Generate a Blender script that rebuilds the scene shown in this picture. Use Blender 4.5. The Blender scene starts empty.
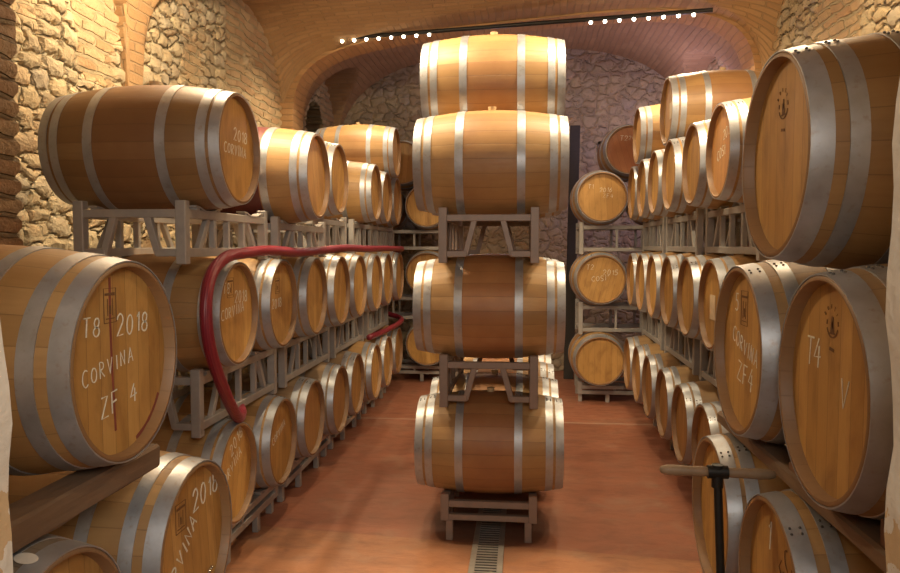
import bpy, bmesh, math, random
from mathutils import Vector, Matrix
random.seed(7)
PI = math.pi
S = bpy.context.scene
COL = S.collection
EYE = 1.90

# ------------------------------------------------------------------ helpers
def link(o, parent=None):
    COL.objects.link(o)
    if parent is not None: o.parent = parent
    return o

def obj(name, bm, mat, parent=None, smooth=False, recalc=True):
    me = bpy.data.meshes.new(name)
    if recalc: bmesh.ops.recalc_face_normals(bm, faces=bm.faces[:])
    bm.to_mesh(me); bm.free()
    if mat is not None: me.materials.append(mat)
    if smooth:
        for p in me.polygons: p.use_smooth = True
        if smooth != 'all':
            try: me.set_sharp_from_angle(angle=math.radians(40))
            except Exception: pass
    return link(bpy.data.objects.new(name, me), parent)

def empty(name, loc=(0, 0, 0), rz=0.0):
    o = bpy.data.objects.new(name, None)
    o.empty_display_size = .1
    o.location = loc; o.rotation_euler = (0, 0, rz)
    return link(o)

def tag(o, label=None, cat=None, group=None, kind=None):
    if label: o['label'] = label
    if cat: o['category'] = cat
    if group: o['group'] = group
    if kind: o['kind'] = kind
    return o

def add_box(bm, c, s, bev=0.0, rot=None):
    r = bmesh.ops.create_cube(bm, size=1.0)
    vs = r['verts']
    bmesh.ops.scale(bm, vec=s, verts=vs)
    if bev > 0:
        es = list({e for v in vs for e in v.link_edges})
        q = bmesh.ops.bevel(bm, geom=es, offset=bev, segments=1, affect='EDGES', profile=.5)
        vs = list({v for f in q['faces'] for v in f.verts} | {v for v in vs if v.is_valid})
    if rot is not None: bmesh.ops.transform(bm, matrix=rot, verts=vs)
    bmesh.ops.translate(bm, vec=c, verts=vs)
    return vs

def add_bar(bm, a, b, w, h=None, bev=.003):
    """square bar from a to b"""
    a, b = Vector(a), Vector(b)
    d = b - a
    q = d.to_track_quat('X', 'Z').to_matrix().to_4x4()
    add_box(bm, (a + b) / 2, (d.length, w, h or w), bev, q)

def sweep(bm, pts, rad, n=12, cap=True):
    pts = [Vector(p) for p in pts]
    rings = []
    up = Vector((0, 0, 1)); prev = None
    for i, p in enumerate(pts):
        t = (pts[min(i + 1, len(pts) - 1)] - pts[max(i - 1, 0)]).normalized()
        if prev is None:
            s = t.cross(up)
            if s.length < 1e-3: s = t.cross(Vector((1, 0, 0)))
            s.normalize()
        else:
            s = (prev - t * prev.dot(t)).normalized()
        prev = s; u = t.cross(s)
        r = rad[i] if isinstance(rad, (list, tuple)) else rad
        rings.append([bm.verts.new(p + s * (r * math.cos(2 * PI * k / n)) + u * (r * math.sin(2 * PI * k / n))) for k in range(n)])
    for a, b in zip(rings, rings[1:]):
        for k in range(n): bm.faces.new((a[k], a[(k + 1) % n], b[(k + 1) % n], b[k]))
    if cap:
        bm.faces.new(rings[0][::-1]); bm.faces.new(rings[-1])

def catmull(P, n=10):
    P = [Vector(p) for p in P]
    Q = [P[0] * 2 - P[1]] + P + [P[-1] * 2 - P[-2]]
    out = []
    for i in range(1, len(Q) - 2):
        a, b, c, d = Q[i - 1:i + 3]
        for k in range(n):
            t = k / n
            out.append(.5 * ((2 * b) + (c - a) * t + (2 * a - 5 * b + 4 * c - d) * t * t + (3 * b - a - 3 * c + d) * t ** 3))
    out.append(P[-1])
    return out

# ------------------------------------------------------------------ materials
class NT:
    def __init__(s, name):
        s.m = bpy.data.materials.new(name); s.m.use_nodes = True
        s.t = s.m.node_tree; s.n = s.t.nodes; s.l = s.t.links
        s.bsdf = s.n['Principled BSDF']; s.out = s.n['Material Output']
    def node(s, t, **kw):
        n = s.n.new(t)
        for k, v in kw.items():
            if hasattr(n, k): setattr(n, k, v)
            else: n.inputs[k.replace('_', ' ')].default_value = v
        return n
    def lk(s, a, b): s.l.new(a, b)
    def math(s, op, a, b=None, c=None, clamp=False):
        n = s.n.new('ShaderNodeMath'); n.operation = op; n.use_clamp = clamp
        for i, v in enumerate((a, b, c)):
            if v is None: continue
            if isinstance(v, (int, float)): n.inputs[i].default_value = v
            else: s.lk(v, n.inputs[i])
        return n.outputs[0]
    def mix(s, f, a, b, mode='MIX'):
        n = s.n.new('ShaderNodeMix'); n.data_type = 'RGBA'; n.blend_type = mode
        for i, v in ((0, f), (6, a), (7, b)):
            if isinstance(v, (int, float)): n.inputs[i].default_value = v
            elif isinstance(v, tuple): n.inputs[i].default_value = v if len(v) == 4 else (*v, 1)
            else: s.lk(v, n.inputs[i])
        return n.outputs[2]
    def ramp(s, f, stops, interp='LINEAR'):
        n = s.n.new('ShaderNodeValToRGB'); e = n.color_ramp.elements; n.color_ramp.interpolation = interp
        while len(e) < len(stops): e.new(.5)
        for q, (p, c) in zip(e, stops):
            q.position = p; q.color = (*c, 1) if isinstance(c, tuple) else (c, c, c, 1)
        s.lk(f, n.inputs[0]); return n.outputs[0]
    def noise(s, vec, scale, detail=4, rough=.55, dist=0):
        n = s.n.new('ShaderNodeTexNoise'); n.inputs['Scale'].default_value = scale
        n.inputs['Detail'].default_value = detail; n.inputs['Roughness'].default_value = rough
        n.inputs['Distortion'].default_value = dist
        s.lk(vec, n.inputs['Vector']); return n.outputs['Fac']
    def vmul(s, vec, k):
        n = s.n.new('ShaderNodeVectorMath'); n.operation = 'MULTIPLY'
        s.lk(vec, n.inputs[0]); n.inputs[1].default_value = k; return n.outputs[0]
    def vadd(s, a, b):
        n = s.n.new('ShaderNodeVectorMath'); n.operation = 'ADD'
        s.lk(a, n.inputs[0])
        if isinstance(b, tuple): n.inputs[1].default_value = b
        else: s.lk(b, n.inputs[1])
        return n.outputs[0]
    def bump(s, h, dist, strength=1.0):
        n = s.n.new('ShaderNodeBump'); n.inputs['Distance'].default_value = dist
        n.inputs['Strength'].default_value = strength
        s.lk(h, n.inputs['Height']); s.lk(n.outputs[0], s.bsdf.inputs['Normal'])
    def set(s, **kw):
        for k, v in kw.items():
            i = s.bsdf.inputs[k.replace('_', ' ')]
            if isinstance(v, (int, float)): i.default_value = v
            elif isinstance(v, tuple): i.default_value = (*v, 1) if len(v) == 3 else v
            else: s.lk(v, i)
        return s.m

def simple(name, col, rough=.6, metal=0.0, nz=0.15, scale=30, bump=0.0):
    t = NT(name)
    p = t.node('ShaderNodeTexCoord').outputs['Object']
    f = t.noise(p, scale, 5)
    c = t.mix(f, tuple(x * (1 - nz * 1.6) for x in col), tuple(min(1, x * (1 + nz * 1.6)) for x in col))
    if bump: t.bump(f, bump)
    return t.set(Base_Color=c, Roughness=rough, Metallic=metal)

def mat_staves(name='oak_staves'):
    t = NT(name)
    uv = t.node('ShaderNodeUVMap').outputs[0]
    sep = t.node('ShaderNodeSeparateXYZ'); t.lk(uv, sep.inputs[0])
    u, v = sep.outputs[0], sep.outputs[1]
    oi = t.node('ShaderNodeObjectInfo'); rnd = oi.outputs['Random']
    osep = t.node('ShaderNodeSeparateColor'); t.lk(oi.outputs['Color'], osep.inputs[0])
    red, dark, grey = osep.outputs[0], osep.outputs[1], osep.outputs[2]
    us = t.math('MULTIPLY', u, 24)
    idx = t.math('FLOOR', us)
    wn = t.node('ShaderNodeTexWhiteNoise', noise_dimensions='2D')
    cv = t.node('ShaderNodeCombineXYZ'); t.lk(idx, cv.inputs[0]); t.lk(t.math('MULTIPLY', rnd, 57), cv.inputs[1])
    t.lk(cv.outputs[0], wn.inputs['Vector'])
    fr = t.math('FRACT', us)
    joint = t.math('LESS_THAN', t.math('ABSOLUTE', t.math('SUBTRACT', fr, .5)), .482)
    gv = t.node('ShaderNodeCombineXYZ')
    t.lk(t.math('MULTIPLY', u, 90), gv.inputs[0]); t.lk(t.math('MULTIPLY', v, 5), gv.inputs[1]); t.lk(t.math('MULTIPLY', rnd, 40), gv.inputs[2])
    grain = t.noise(gv.outputs[0], 1.0, 5, .6)
    bv = t.node('ShaderNodeCombineXYZ')
    t.lk(t.math('MULTIPLY', u, 9), bv.inputs[0]); t.lk(t.math('MULTIPLY', v, 4), bv.inputs[1]); t.lk(t.math('MULTIPLY', rnd, 40), bv.inputs[2])
    blotch = t.noise(bv.outputs[0], 1.0, 4, .55)
    base = t.ramp(wn.outputs['Value'], [(0, (.34, .200, .072)), (.5, (.45, .275, .105)), (1, (.57, .36, .15))])
    c = t.mix(t.math('MULTIPLY', grain, .7), base, (.29, .15, .055))
    # wine coloured belly between the bilge hoops (a real stain on the staves)
    cd = t.math('ABSOLUTE', t.math('SUBTRACT', v, .5))
    belly = t.math('SUBTRACT', 1, t.math('SMOOTH_MIN', 1, t.math('MULTIPLY', cd, 5.4), .05), clamp=True)
    belly = t.math('LESS_THAN', cd, .178)
    bl = t.math('MULTIPLY', belly, t.math('ADD', .35, t.math('MULTIPLY', blotch, .9)), clamp=True)
    c = t.mix(t.math('MULTIPLY', bl, red), c, t.mix(grain, (.23, .070, .028), (.36, .125, .045)))
    c = t.mix(t.math('MULTIPLY', t.ramp(blotch, [(.4, 0.0), (.75, 1.0)]), .35), c, (.20, .085, .03))
    c = t.mix(t.math('MULTIPLY', dark, .8), c, (.10, .046, .02))
    c = t.mix(t.math('MULTIPLY', grey, .8), c, (.23, .19, .145))
    rim = t.math('GREATER_THAN', cd, .5)
    c = t.mix(t.math('MULTIPLY', rim, .85), c, t.mix(blotch, (.17, .085, .038), (.30, .165, .07)))
    jf = t.math('SUBTRACT', .34, t.math('MULTIPLY', rim, .16))
    c = t.mix(t.math('MULTIPLY', t.math('SUBTRACT', 1, joint), jf), c, (.07, .032, .014))
    t.bump(t.math('ADD', t.math('MULTIPLY', joint, .4), t.math('MULTIPLY', grain, .3)), .0022, .8)
    return t.set(Base_Color=c, Roughness=t.math('ADD', .42, t.math('MULTIPLY', grain, .2)))

def mat_head(name='oak_head_boards'):
    t = NT(name)
    uv = t.node('ShaderNodeUVMap').outputs[0]
    sep = t.node('ShaderNodeSeparateXYZ'); t.lk(uv, sep.inputs[0])
    u, v = sep.outputs[0], sep.outputs[1]
    oi = t.node('ShaderNodeObjectInfo'); rnd = oi.outputs['Random']
    osep = t.node('ShaderNodeSeparateColor'); t.lk(oi.outputs['Color'], osep.inputs[0])
    red, dark = osep.outputs[0], osep.outputs[1]
    us = t.math('ADD', t.math('MULTIPLY', u, 15), t.math('MULTIPLY', rnd, 3))
    idx = t.math('FLOOR', us); fr = t.math('FRACT', us)
    wn = t.node('ShaderNodeTexWhiteNoise', noise_dimensions='2D')
    cv = t.node('ShaderNodeCombineXYZ'); t.lk(idx, cv.inputs[0]); t.lk(t.math('MULTIPLY', rnd, 91), cv.inputs[1])
    t.lk(cv.outputs[0], wn.inputs['Vector'])
    joint = t.math('LESS_THAN', t.math('ABSOLUTE', t.math('SUBTRACT', fr, .5)), .482)
    gv = t.node('ShaderNodeCombineXYZ')
    t.lk(t.math('MULTIPLY', u, 130), gv.inputs[0]); t.lk(t.math('MULTIPLY', v, 7), gv.inputs[1]); t.lk(t.math('MULTIPLY', rnd, 40), gv.inputs[2])
    grain = t.noise(gv.outputs[0], 1.0, 5, .6)
    bv = t.node('ShaderNodeCombineXYZ')
    t.lk(t.math('MULTIPLY', u, 11), bv.inputs[0]); t.lk(t.math('MULTIPLY', v, 4), bv.inputs[1]); t.lk(t.math('MULTIPLY', rnd, 77), bv.inputs[2])
    blotch = t.noise(bv.outputs[0], 1.0, 4, .6, .6)
    base = t.ramp(wn.outputs['Value'], [(0, (.43, .245, .068)), (.5, (.52, .31, .092)), (1, (.60, .37, .12))])
    c = t.mix(t.math('MULTIPLY', grain, .6), base, (.36, .15, .032))
    c = t.mix(t.math('MULTIPLY', t.ramp(blotch, [(.46, 0.0), (.78, 1.0)]), .75), c, (.22, .095, .024))
    c = t.mix(t.math('MULTIPLY', red, .85), c, (.33, .10, .045))
    c = t.mix(t.math('MULTIPLY', dark, .8), c, (.20, .085, .03))
    c = t.mix(joint, t.mix(.55, c, (.10, .04, .012)), c)
    t.bump(t.math('ADD', t.math('MULTIPLY', joint, .5), t.math('MULTIPLY', grain, .3)), .0015, .6)
    return t.set(Base_Color=c, Roughness=.5)

def mat_hoop():
    t = NT('galvanised_hoop_steel')
    p = t.node('ShaderNodeTexCoord').outputs['Object']
    oi = t.node('ShaderNodeObjectInfo')
    p = t.vadd(p, oi.outputs['Location'])
    f = t.noise(p, 9, 5, .65); g = t.noise(p, 45, 3)
    c = t.mix(f, (.25, .255, .265), (.55, .56, .585))
    c = t.mix(t.ramp(g, [(.58, 0.0), (.75, .5)]), c, (.30, .22, .15))
    r = t.ramp(f, [(.3, .34), (.7, .52)])
    t.bump(g, .001, .5)
    return t.set(Base_Color=c, Metallic=.6, Roughness=r)

def wall_coords(t):
    """pos warped a little so that courses are never ruler straight"""
    p = t.node('ShaderNodeNewGeometry').outputs['Position']
    w = t.node('ShaderNodeTexNoise'); w.inputs['Scale'].default_value = 2.2; w.inputs['Detail'].default_value = 3
    t.lk(p, w.inputs['Vector'])
    wv = t.vmul(t.vadd(w.outputs['Color'], (-.5, -.5, -.5)), (.09, .09, .09))
    return p, t.vadd(p, wv)

def mat_rubble(name, axis, brick_amt=.5, tint=(1, 1, 1), disp=.05, soft=False):
    """field stone and brick rubble; axis 'x': wall in the yz plane, 'y': wall in the xz plane"""
    t = NT(name)
    p, q = wall_coords(t)
    sep = t.node('ShaderNodeSeparateXYZ'); t.lk(q, sep.inputs[0])
    cb = t.node('ShaderNodeCombineXYZ')
    t.lk(sep.outputs[1 if axis == 'x' else 0], cb.inputs[0]); t.lk(sep.outputs[2], cb.inputs[1])
    flat = cb.outputs[0]
    w2 = t.node('ShaderNodeTexNoise'); w2.inputs['Scale'].default_value = 9; w2.inputs['Detail'].default_value = 4; t.lk(p, w2.inputs['Vector'])
    st = t.vmul(t.vadd(flat, t.vmul(t.vadd(w2.outputs['Color'], (-.5, -.5, -.5)), (.22 if soft else .10, .22 if soft else .10, 0))), (1.0, 1.5 if soft else 1.7, 1))
    def vor(feature, scale):
        n = t.node('ShaderNodeTexVoronoi'); n.feature = feature; n.voronoi_dimensions = '2D'
        n.inputs['Scale'].default_value = scale; n.inputs['Randomness'].default_value = .9
        t.lk(st, n.inputs['Vector']); return n
    e1 = vor('DISTANCE_TO_EDGE', 5.6).outputs['Distance']; c1 = vor('F1', 5.6).outputs['Color']
    sc = t.node('ShaderNodeSeparateColor'); t.lk(c1, sc.inputs[0])
    stone_h = t.ramp(e1, [(.0, .42), (.05, .5), (.16, .85), (.4, 1.0)] if soft else [(.0, 0.0), (.05, .35), (.15, .8), (.4, 1.0)])
    stone_c = t.ramp(sc.outputs[0], [(0, (.27, .21, .14)), (.25, (.47, .37, .22)), (.5, (.38, .33, .26)), (.75, (.56, .45, .27)), (1, (.36, .24, .14))])
    stone_c = t.mix(t.math('MULTIPLY', t.noise(p, 14, 6), .7), stone_c, (.58, .48, .31))
    mortar = (.44, .36, .22)
    stone = t.mix(t.ramp(e1, [(.0, 0.25), (.09, 1.0)]), mortar, stone_c)
    br = t.node('ShaderNodeTexBrick'); br.offset = .5
    t.lk(flat, br.inputs['Vector'])
    br.inputs['Scale'].default_value = 1.0; br.inputs['Brick Width'].default_value = .26; br.inputs['Row Height'].default_value = .085
    br.inputs['Mortar Size'].default_value = .013; br.inputs['Mortar Smooth'].default_value = .35; br.inputs['Bias'].default_value = 0
    br.inputs['Color1'].default_value = (.46, .29, .15, 1); br.inputs['Color2'].default_value = (.56, .42, .24, 1); br.inputs['Mortar'].default_value = (*mortar, 1)
    mask_n = t.noise(t.vmul(p, (1, 1, .7)), .85, 3, .5)
    mask = t.ramp(mask_n, [(.56 - .12 * brick_amt - .02, 0.0), (.56 - .12 * brick_amt + .02, 1.0)])
    if brick_amt <= 0: mask = t.math('MULTIPLY', mask, 0.0)
    c = t.mix(mask, stone, br.outputs['Color'])
    fine = t.noise(p, 38, 6, .65); mid = t.noise(p, 7, 5, .6)
    c = t.mix(t.math('MULTIPLY', t.ramp(mid, [(.45, 0.0), (.7, 1.0)]), .4), c, (.30, .22, .13))
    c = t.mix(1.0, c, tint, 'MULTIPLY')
    bh = t.math('SUBTRACT', 1, br.outputs['Fac'])
    n = t.node('ShaderNodeMix'); n.data_type = 'FLOAT'
    t.lk(mask, n.inputs[0]); t.lk(stone_h, n.inputs[2]); t.lk(t.math('MULTIPLY', bh, .6), n.inputs[3])
    h = t.math('ADD', n.outputs[0], t.math('ADD', t.math('MULTIPLY', mid, .45), t.math('MULTIPLY', fine, .22)))
    t.bump(t.math('ADD', t.math('MULTIPLY', fine, .5), t.math('MULTIPLY', n.outputs[0], .5)), .02, .8)
    d = t.node('ShaderNodeDisplacement'); d.inputs['Scale'].default_value = disp; d.inputs['Midlevel'].default_value = .6
    t.lk(h, d.inputs['Height']); t.lk(d.outputs[0], t.out.inputs['Displacement'])
    m = t.set(Base_Color=c, Roughness=.9)
    m.displacement_method = 'BOTH'
    return m

def mat_vault(name='vault_brick', tint=(1, 1, 1)):
    t = NT(name)
    uv = t.node('ShaderNodeUVMap').outputs[0]
    p = t.node('ShaderNodeNewGeometry').outputs['Position']
    w = t.node('ShaderNodeTexNoise'); w.inputs['Scale'].default_value = 3.0; t.lk(p, w.inputs['Vector'])
    q = t.vadd(uv, t.vmul(t.vadd(w.outputs['Color'], (-.5, -.5, -.5)), (.05, .05, 0)))
    br = t.node('ShaderNodeTexBrick'); br.offset = .5; t.lk(q, br.inputs['Vector'])
    br.inputs['Scale'].default_value = 1.0; br.inputs['Brick Width'].default_value = .27; br.inputs['Row Height'].default_value = .075
    br.inputs['Mortar Size'].default_value = .009; br.inputs['Mortar Smooth'].default_value = .5; br.inputs['Bias'].default_value = -.1
    br.inputs['Color1'].default_value = (.40, .235, .105, 1); br.inputs['Color2'].default_value = (.50, .315, .15, 1); br.inputs['Mortar'].default_value = (.40, .27, .14, 1)
    mid = t.noise(p, 2.2, 5, .6); fine = t.noise(p, 30, 6, .65)
    c = t.mix(t.math('MULTIPLY', t.ramp(mid, [(.4, 0.0), (.7, 1.0)]), .45), br.outputs['Color'], (.33, .19, .09))
    c = t.mix(t.math('MULTIPLY', fine, .35), c, (.30, .19, .10))
    c = t.mix(1.0, c, tint, 'MULTIPLY')
    h = t.math('ADD', t.math('MULTIPLY', t.math('SUBTRACT', 1, br.outputs['Fac']), .8), t.math('ADD', t.math('MULTIPLY', mid, .5), t.math('MULTIPLY', fine, .4)))
    t.bump(h, .022, .9)
    return t.set(Base_Color=c, Roughness=.88)

def mat_floor():
    t = NT('terracotta_floor')
    p = t.node('ShaderNodeNewGeometry').outputs['Position']
    sep = t.node('ShaderNodeSeparateXYZ'); t.lk(p, sep.inputs[0])
    x, y = sep.outputs[0], sep.outputs[1]
    n1 = t.noise(p, 1.1, 5, .6); n2 = t.noise(t.vmul(p, (1, 2.2, 1)), 4.5, 6, .65, .5); n3 = t.noise(p, 60, 4)
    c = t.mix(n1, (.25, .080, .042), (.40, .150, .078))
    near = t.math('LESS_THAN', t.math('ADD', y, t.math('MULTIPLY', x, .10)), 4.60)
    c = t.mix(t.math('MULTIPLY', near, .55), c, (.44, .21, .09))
    c = t.mix(t.math('MULTIPLY', t.ramp(n2, [(.45, 0.0), (.68, 1.0)]), .6), c, (.19, .09, .055))
    c = t.mix(t.math('MULTIPLY', t.ramp(t.noise(p, 2.6, 5, .6, 1.0), [(.52, 0.0), (.75, 1.0)]), .45), c, (.38, .25, .165))
    # darker patch fading out round the stack's foot
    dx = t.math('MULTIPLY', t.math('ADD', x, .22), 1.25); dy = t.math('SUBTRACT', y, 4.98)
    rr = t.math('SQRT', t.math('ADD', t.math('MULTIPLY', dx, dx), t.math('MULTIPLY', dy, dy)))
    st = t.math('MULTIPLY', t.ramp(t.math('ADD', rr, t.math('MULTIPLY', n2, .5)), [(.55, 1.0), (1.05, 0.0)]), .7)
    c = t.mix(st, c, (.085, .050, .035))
    c = t.mix(t.math('MULTIPLY', n3, .25), c, (.22, .10, .06))
    def line(v, pos, w):
        return t.math('LESS_THAN', t.math('ABSOLUTE', t.math('SUBTRACT', v, pos)), w)
    j = line(y, 7.95, .022)
    c = t.mix(t.math('MULTIPLY', j, .7), c, (.45, .30, .22))
    t.bump(t.math('ADD', n3, t.math('MULTIPLY', n2, .7)), .003, .5)
    return t.set(Base_Color=c, Roughness=t.ramp(n2, [(.3, .42), (.7, .62)]))

def mat_plaster():
    t = NT('worn_plaster')
    p = t.node('ShaderNodeNewGeometry').outputs['Position']
    sep = t.node('ShaderNodeSeparateXYZ'); t.lk(p, sep.inputs[0])
    n = t.noise(p, 11, 6, .6); f = t.noise(p, 70, 5)
    k = t.math('ADD', sep.outputs[2], t.math('MULTIPLY', t.math('SUBTRACT', n, .5), .5))
    bare = t.math('MULTIPLY', t.ramp(k, [(1.36, 1.0), (1.42, 0.0)]) if False else t.math('LESS_THAN', k, 1.50), t.math('GREATER_THAN', t.noise(p, 16, 4), .46))
    c = t.mix(f, (.56, .48, .38), (.66, .58, .47))
    c = t.mix(bare, c, (.50, .33, .17))
    t.bump(t.math('ADD', n, t.math('MULTIPLY', f, .5)), .006, .7)
    return t.set(Base_Color=c, Roughness=.85)

def mat_emit(name, col, strength):
    t = NT(name)
    return t.set(Base_Color=(.8, .8, .8), Emission_Color=col, Emission_Strength=strength)

def mat_beam():
    t = NT('weathered_beam_wood')
    p = t.node('ShaderNodeTexCoord').outputs['Object']
    g = t.noise(t.vmul(p, (14, 1.2, 14)), 3.0, 6, .6); b = t.noise(p, 3, 4)
    c = t.mix(g, (.10, .056, .03), (.25, .155, .09)); c = t.mix(t.math('MULTIPLY', b, .5), c, (.16, .10, .06))
    t.bump(g, .004, .7)
    return t.set(Base_Color=c, Roughness=.75)

def mat_hose():
    t = NT('crimson_hose')
    uv = t.node('ShaderNodeTexCoord').outputs['Object']
    w = t.node('ShaderNodeTexWave'); w.inputs['Scale'].default_value = 26; w.inputs['Distortion'].default_value = 1
    t.lk(uv, w.inputs['Vector'])
    n = t.noise(uv, 20, 4)
    c = t.mix(t.math('MULTIPLY', w.outputs['Fac'], .45), (.19, .012, .024), (.28, .03, .045)); c = t.mix(t.math('MULTIPLY', n, .3), c, (.20, .015, .025))
    t.bump(w.outputs['Fac'], .002, .5)
    return t.set(Base_Color=c, Roughness=.42)

STAVE = mat_staves(); HEAD = mat_head(); HOOP = mat_hoop()
RACK = simple('painted_rack_steel', (.38, .355, .33), .5, .35, .12, 18, .0006)
RACKD = simple('warm_lit_rack_steel', (.25, .19, .155), .5, .3, .12, 18, .0006)  # same grey rack steel, with the warm light's brown put into the colour
BEAM = mat_beam(); HOSE = mat_hose()
BUNG = simple('bung_stopper', (.55, .40, .22), .6)
CHALK = simple('white_chalk', (.78, .72, .60), .9, 0, .25, 90)
BRAND = simple('burnt_brand', (.15, .068, .026), .8)
PAPER = simple('paper_label', (.62, .50, .34), .8)
WHITE = simple('white_sticker', (.72, .69, .62), .6)
IRON = simple('black_iron', (.03, .028, .026), .45, .6)
CHROME = simple('chrome', (.7, .7, .68), .2, 1.0, .03)
GRIP = simple('worn_handle_wood', (.27, .175, .10), .55, 0, .3, 14)
DARKWOOD = simple('dark_board', (.035, .030, .027), .8)
GRATE = simple('grate_steel', (.36, .32, .28), .5, .6)
DARK = simple('drain_gap_shade', (.012, .010, .009), .9)
RUST = simple('rivet_steel', (.12, .11, .10), .5, .6)

# ------------------------------------------------------------------ the barrel
L2 = .475; RE = .289; RB = .340
def rad(x): return RB - (RB - RE) * (abs(x) / L2) ** 2

def lathe(bm, prof, n=48, uvl=None, closed=False):
    """prof: list of (x, r, v); revolves about X"""
    rings = []
    for x, r, v in prof:
        rings.append([bm.verts.new((x, r * math.sin(2 * PI * k / n), r * math.cos(2 * PI * k / n))) for k in range(n)])
    pairs = list(zip(range(len(prof) - 1), range(1, len(prof))))
    if closed: pairs.append((len(prof) - 1, 0))
    for i, j in pairs:
        for k in range(n):
            f = bm.faces.new((rings[i][k], rings[i][(k + 1) % n], rings[j][(k + 1) % n], rings[j][k]))
            f.smooth = True
            if uvl is not None:
                for lp, (uu, vv) in zip(f.loops, ((k / n, prof[i][2]), ((k + 1) / n, prof[i][2]), ((k + 1) / n, prof[j][2]), (k / n, prof[j][2]))):
                    lp[uvl].uv = (uu, vv)

def barrel_meshes():
    out = {}
    # staves with chimes at both ends
    bm = bmesh.new(); uvl = bm.loops.layers.uv.new('UVMap')
    prof = [(-L2 + .043, .258, -.06), (-L2 + .043, .2685, -.05), (-L2 + .003, .2735, -.03), (-L2, .2755, -.02), (-L2, RE - .006, -.01), (-L2 + .005, RE, .004)]
    for k in range(1, 20):
        x = -L2 + .95 * k / 20; prof.append((x, rad(x), k / 20))
    prof += [(L2 - .005, RE, .996), (L2, RE - .006, 1.01), (L2, .2755, 1.02), (L2 - .003, .2735, 1.03), (L2 - .043, .2685, 1.05), (L2 - .043, .258, 1.06)]
    lathe(bm, prof, 48, uvl)
    o = obj('staves', bm, STAVE, smooth=True); out['staves'] = o.data; bpy.data.objects.remove(o)
    # head: flat disc
    bm = bmesh.new(); uvl = bm.loops.layers.uv.new('UVMap')
    n = 48
    def disc(x, r):
        vs = [bm.verts.new((x, r * math.sin(2 * PI * k / n), r * math.cos(2 * PI * k / n))) for k in range(n)]
        return vs
    a, b = disc(0, .2695), disc(-.022, .2695)
    fs = [bm.faces.new(a), bm.faces.new(b[::-1])] + [bm.faces.new((a[k], a[(k + 1) % n], b[(k + 1) % n], b[k])) for k in range(n)]
    for f in fs:
        for lp in f.loops: lp[uvl].uv = (lp.vert.co.y + .5, lp.vert.co.z + .5)
    o = obj('head', bm, HEAD); out['head'] = o.data; bpy.data.objects.remove(o)
    # hoops
    def hoop(x0, x1, th=.0032):
        bm = bmesh.new()
        xs = [x0, (x0 + x1) / 2, x1]
        pr = [(x, rad(x) - .001, 0) for x in xs] + [(x, rad(x) + th, 0) for x in xs[::-1]]
        lathe(bm, pr, 48, None, True)
        for dx in (-.25, .25):                                     # riveted lap
            for an in (.06, .13):
                x = (x0 + x1) / 2 + dx * (x1 - x0); r = rad(x) + th
                q = bmesh.ops.create_uvsphere(bm, u_segments=6, v_segments=4, radius=.0045)
                bmesh.ops.translate(bm, vec=(x, r * math.sin(an), r * math.cos(an)), verts=q['verts'])
        o = obj('hoop', bm, HOOP, smooth=True); o.data.materials.append(RUST)
        for p in o.data.polygons[6 * 48:]: p.material_index = 1
        me = o.data; bpy.data.objects.remove(o); return me
    for key, spec in (('hoops', ((.001, .052), (.068, .115), (.262, .312))), ('wide_hoops', ((.001, .055), (.088, .132), (.235, .278)))):
        out[key] = []
        for a0, a1 in spec:
            out[key].append(hoop(L2 - a1, L2 - a0)); out[key].append(hoop(-L2 + a0, -L2 + a1))
    bm = bmesh.new()
    q = bmesh.ops.create_cone(bm, cap_ends=True, segments=16, radius1=.022, radius2=.027, depth=.034)
    bmesh.ops.translate(bm, vec=(0, 0, RB + .008), verts=q['verts'])
    o = obj('bung', bm, BUNG, smooth=True); out['bung'] = o.data; bpy.data.objects.remove(o)
    return out
BM_ = barrel_meshes()

def make_barrel(c, rz, label, group, sc=1.0, red=.5, dark=0.0, grey=0.0, hred=0.0, hdark=0.0, bung=True, roll=0.0):
    """c: centre of the barrel"""
    root = empty('wine_barrel', c, rz); root.scale = (sc, sc, sc)
    tag(root, label, 'barrel', group)
    def add(nm, me, rx=0, x=0, flip=False, col=(1, 1, 1, 1)):
        o = bpy.data.objects.new(nm, me); link(o, root)
        o.rotation_euler = (rx, 0, PI if flip else 0); o.location = (x, 0, 0); o.color = col; return o
    add('staves', BM_['staves'], 0, col=(red, dark, grey, 1))
    ha = random.choice((0, 0, .06, -.08, .3, -.25)) if roll == 0 else roll
    add('head', BM_['head'], ha, L2 - .034, col=(hred, hdark, 0, 1))
    add('head', BM_['head'], -ha, -L2 + .034, True, col=(hred, hdark, 0, 1))
    hr = random.uniform(-.7, .7)
    for h in BM_['wide_hoops' if -2.9 < c[1] < 2.95 else 'hoops']: add('hoop', h, hr + random.uniform(-.06, .06))
    if bung: add('bung', BM_['bung'])
    return root

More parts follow.
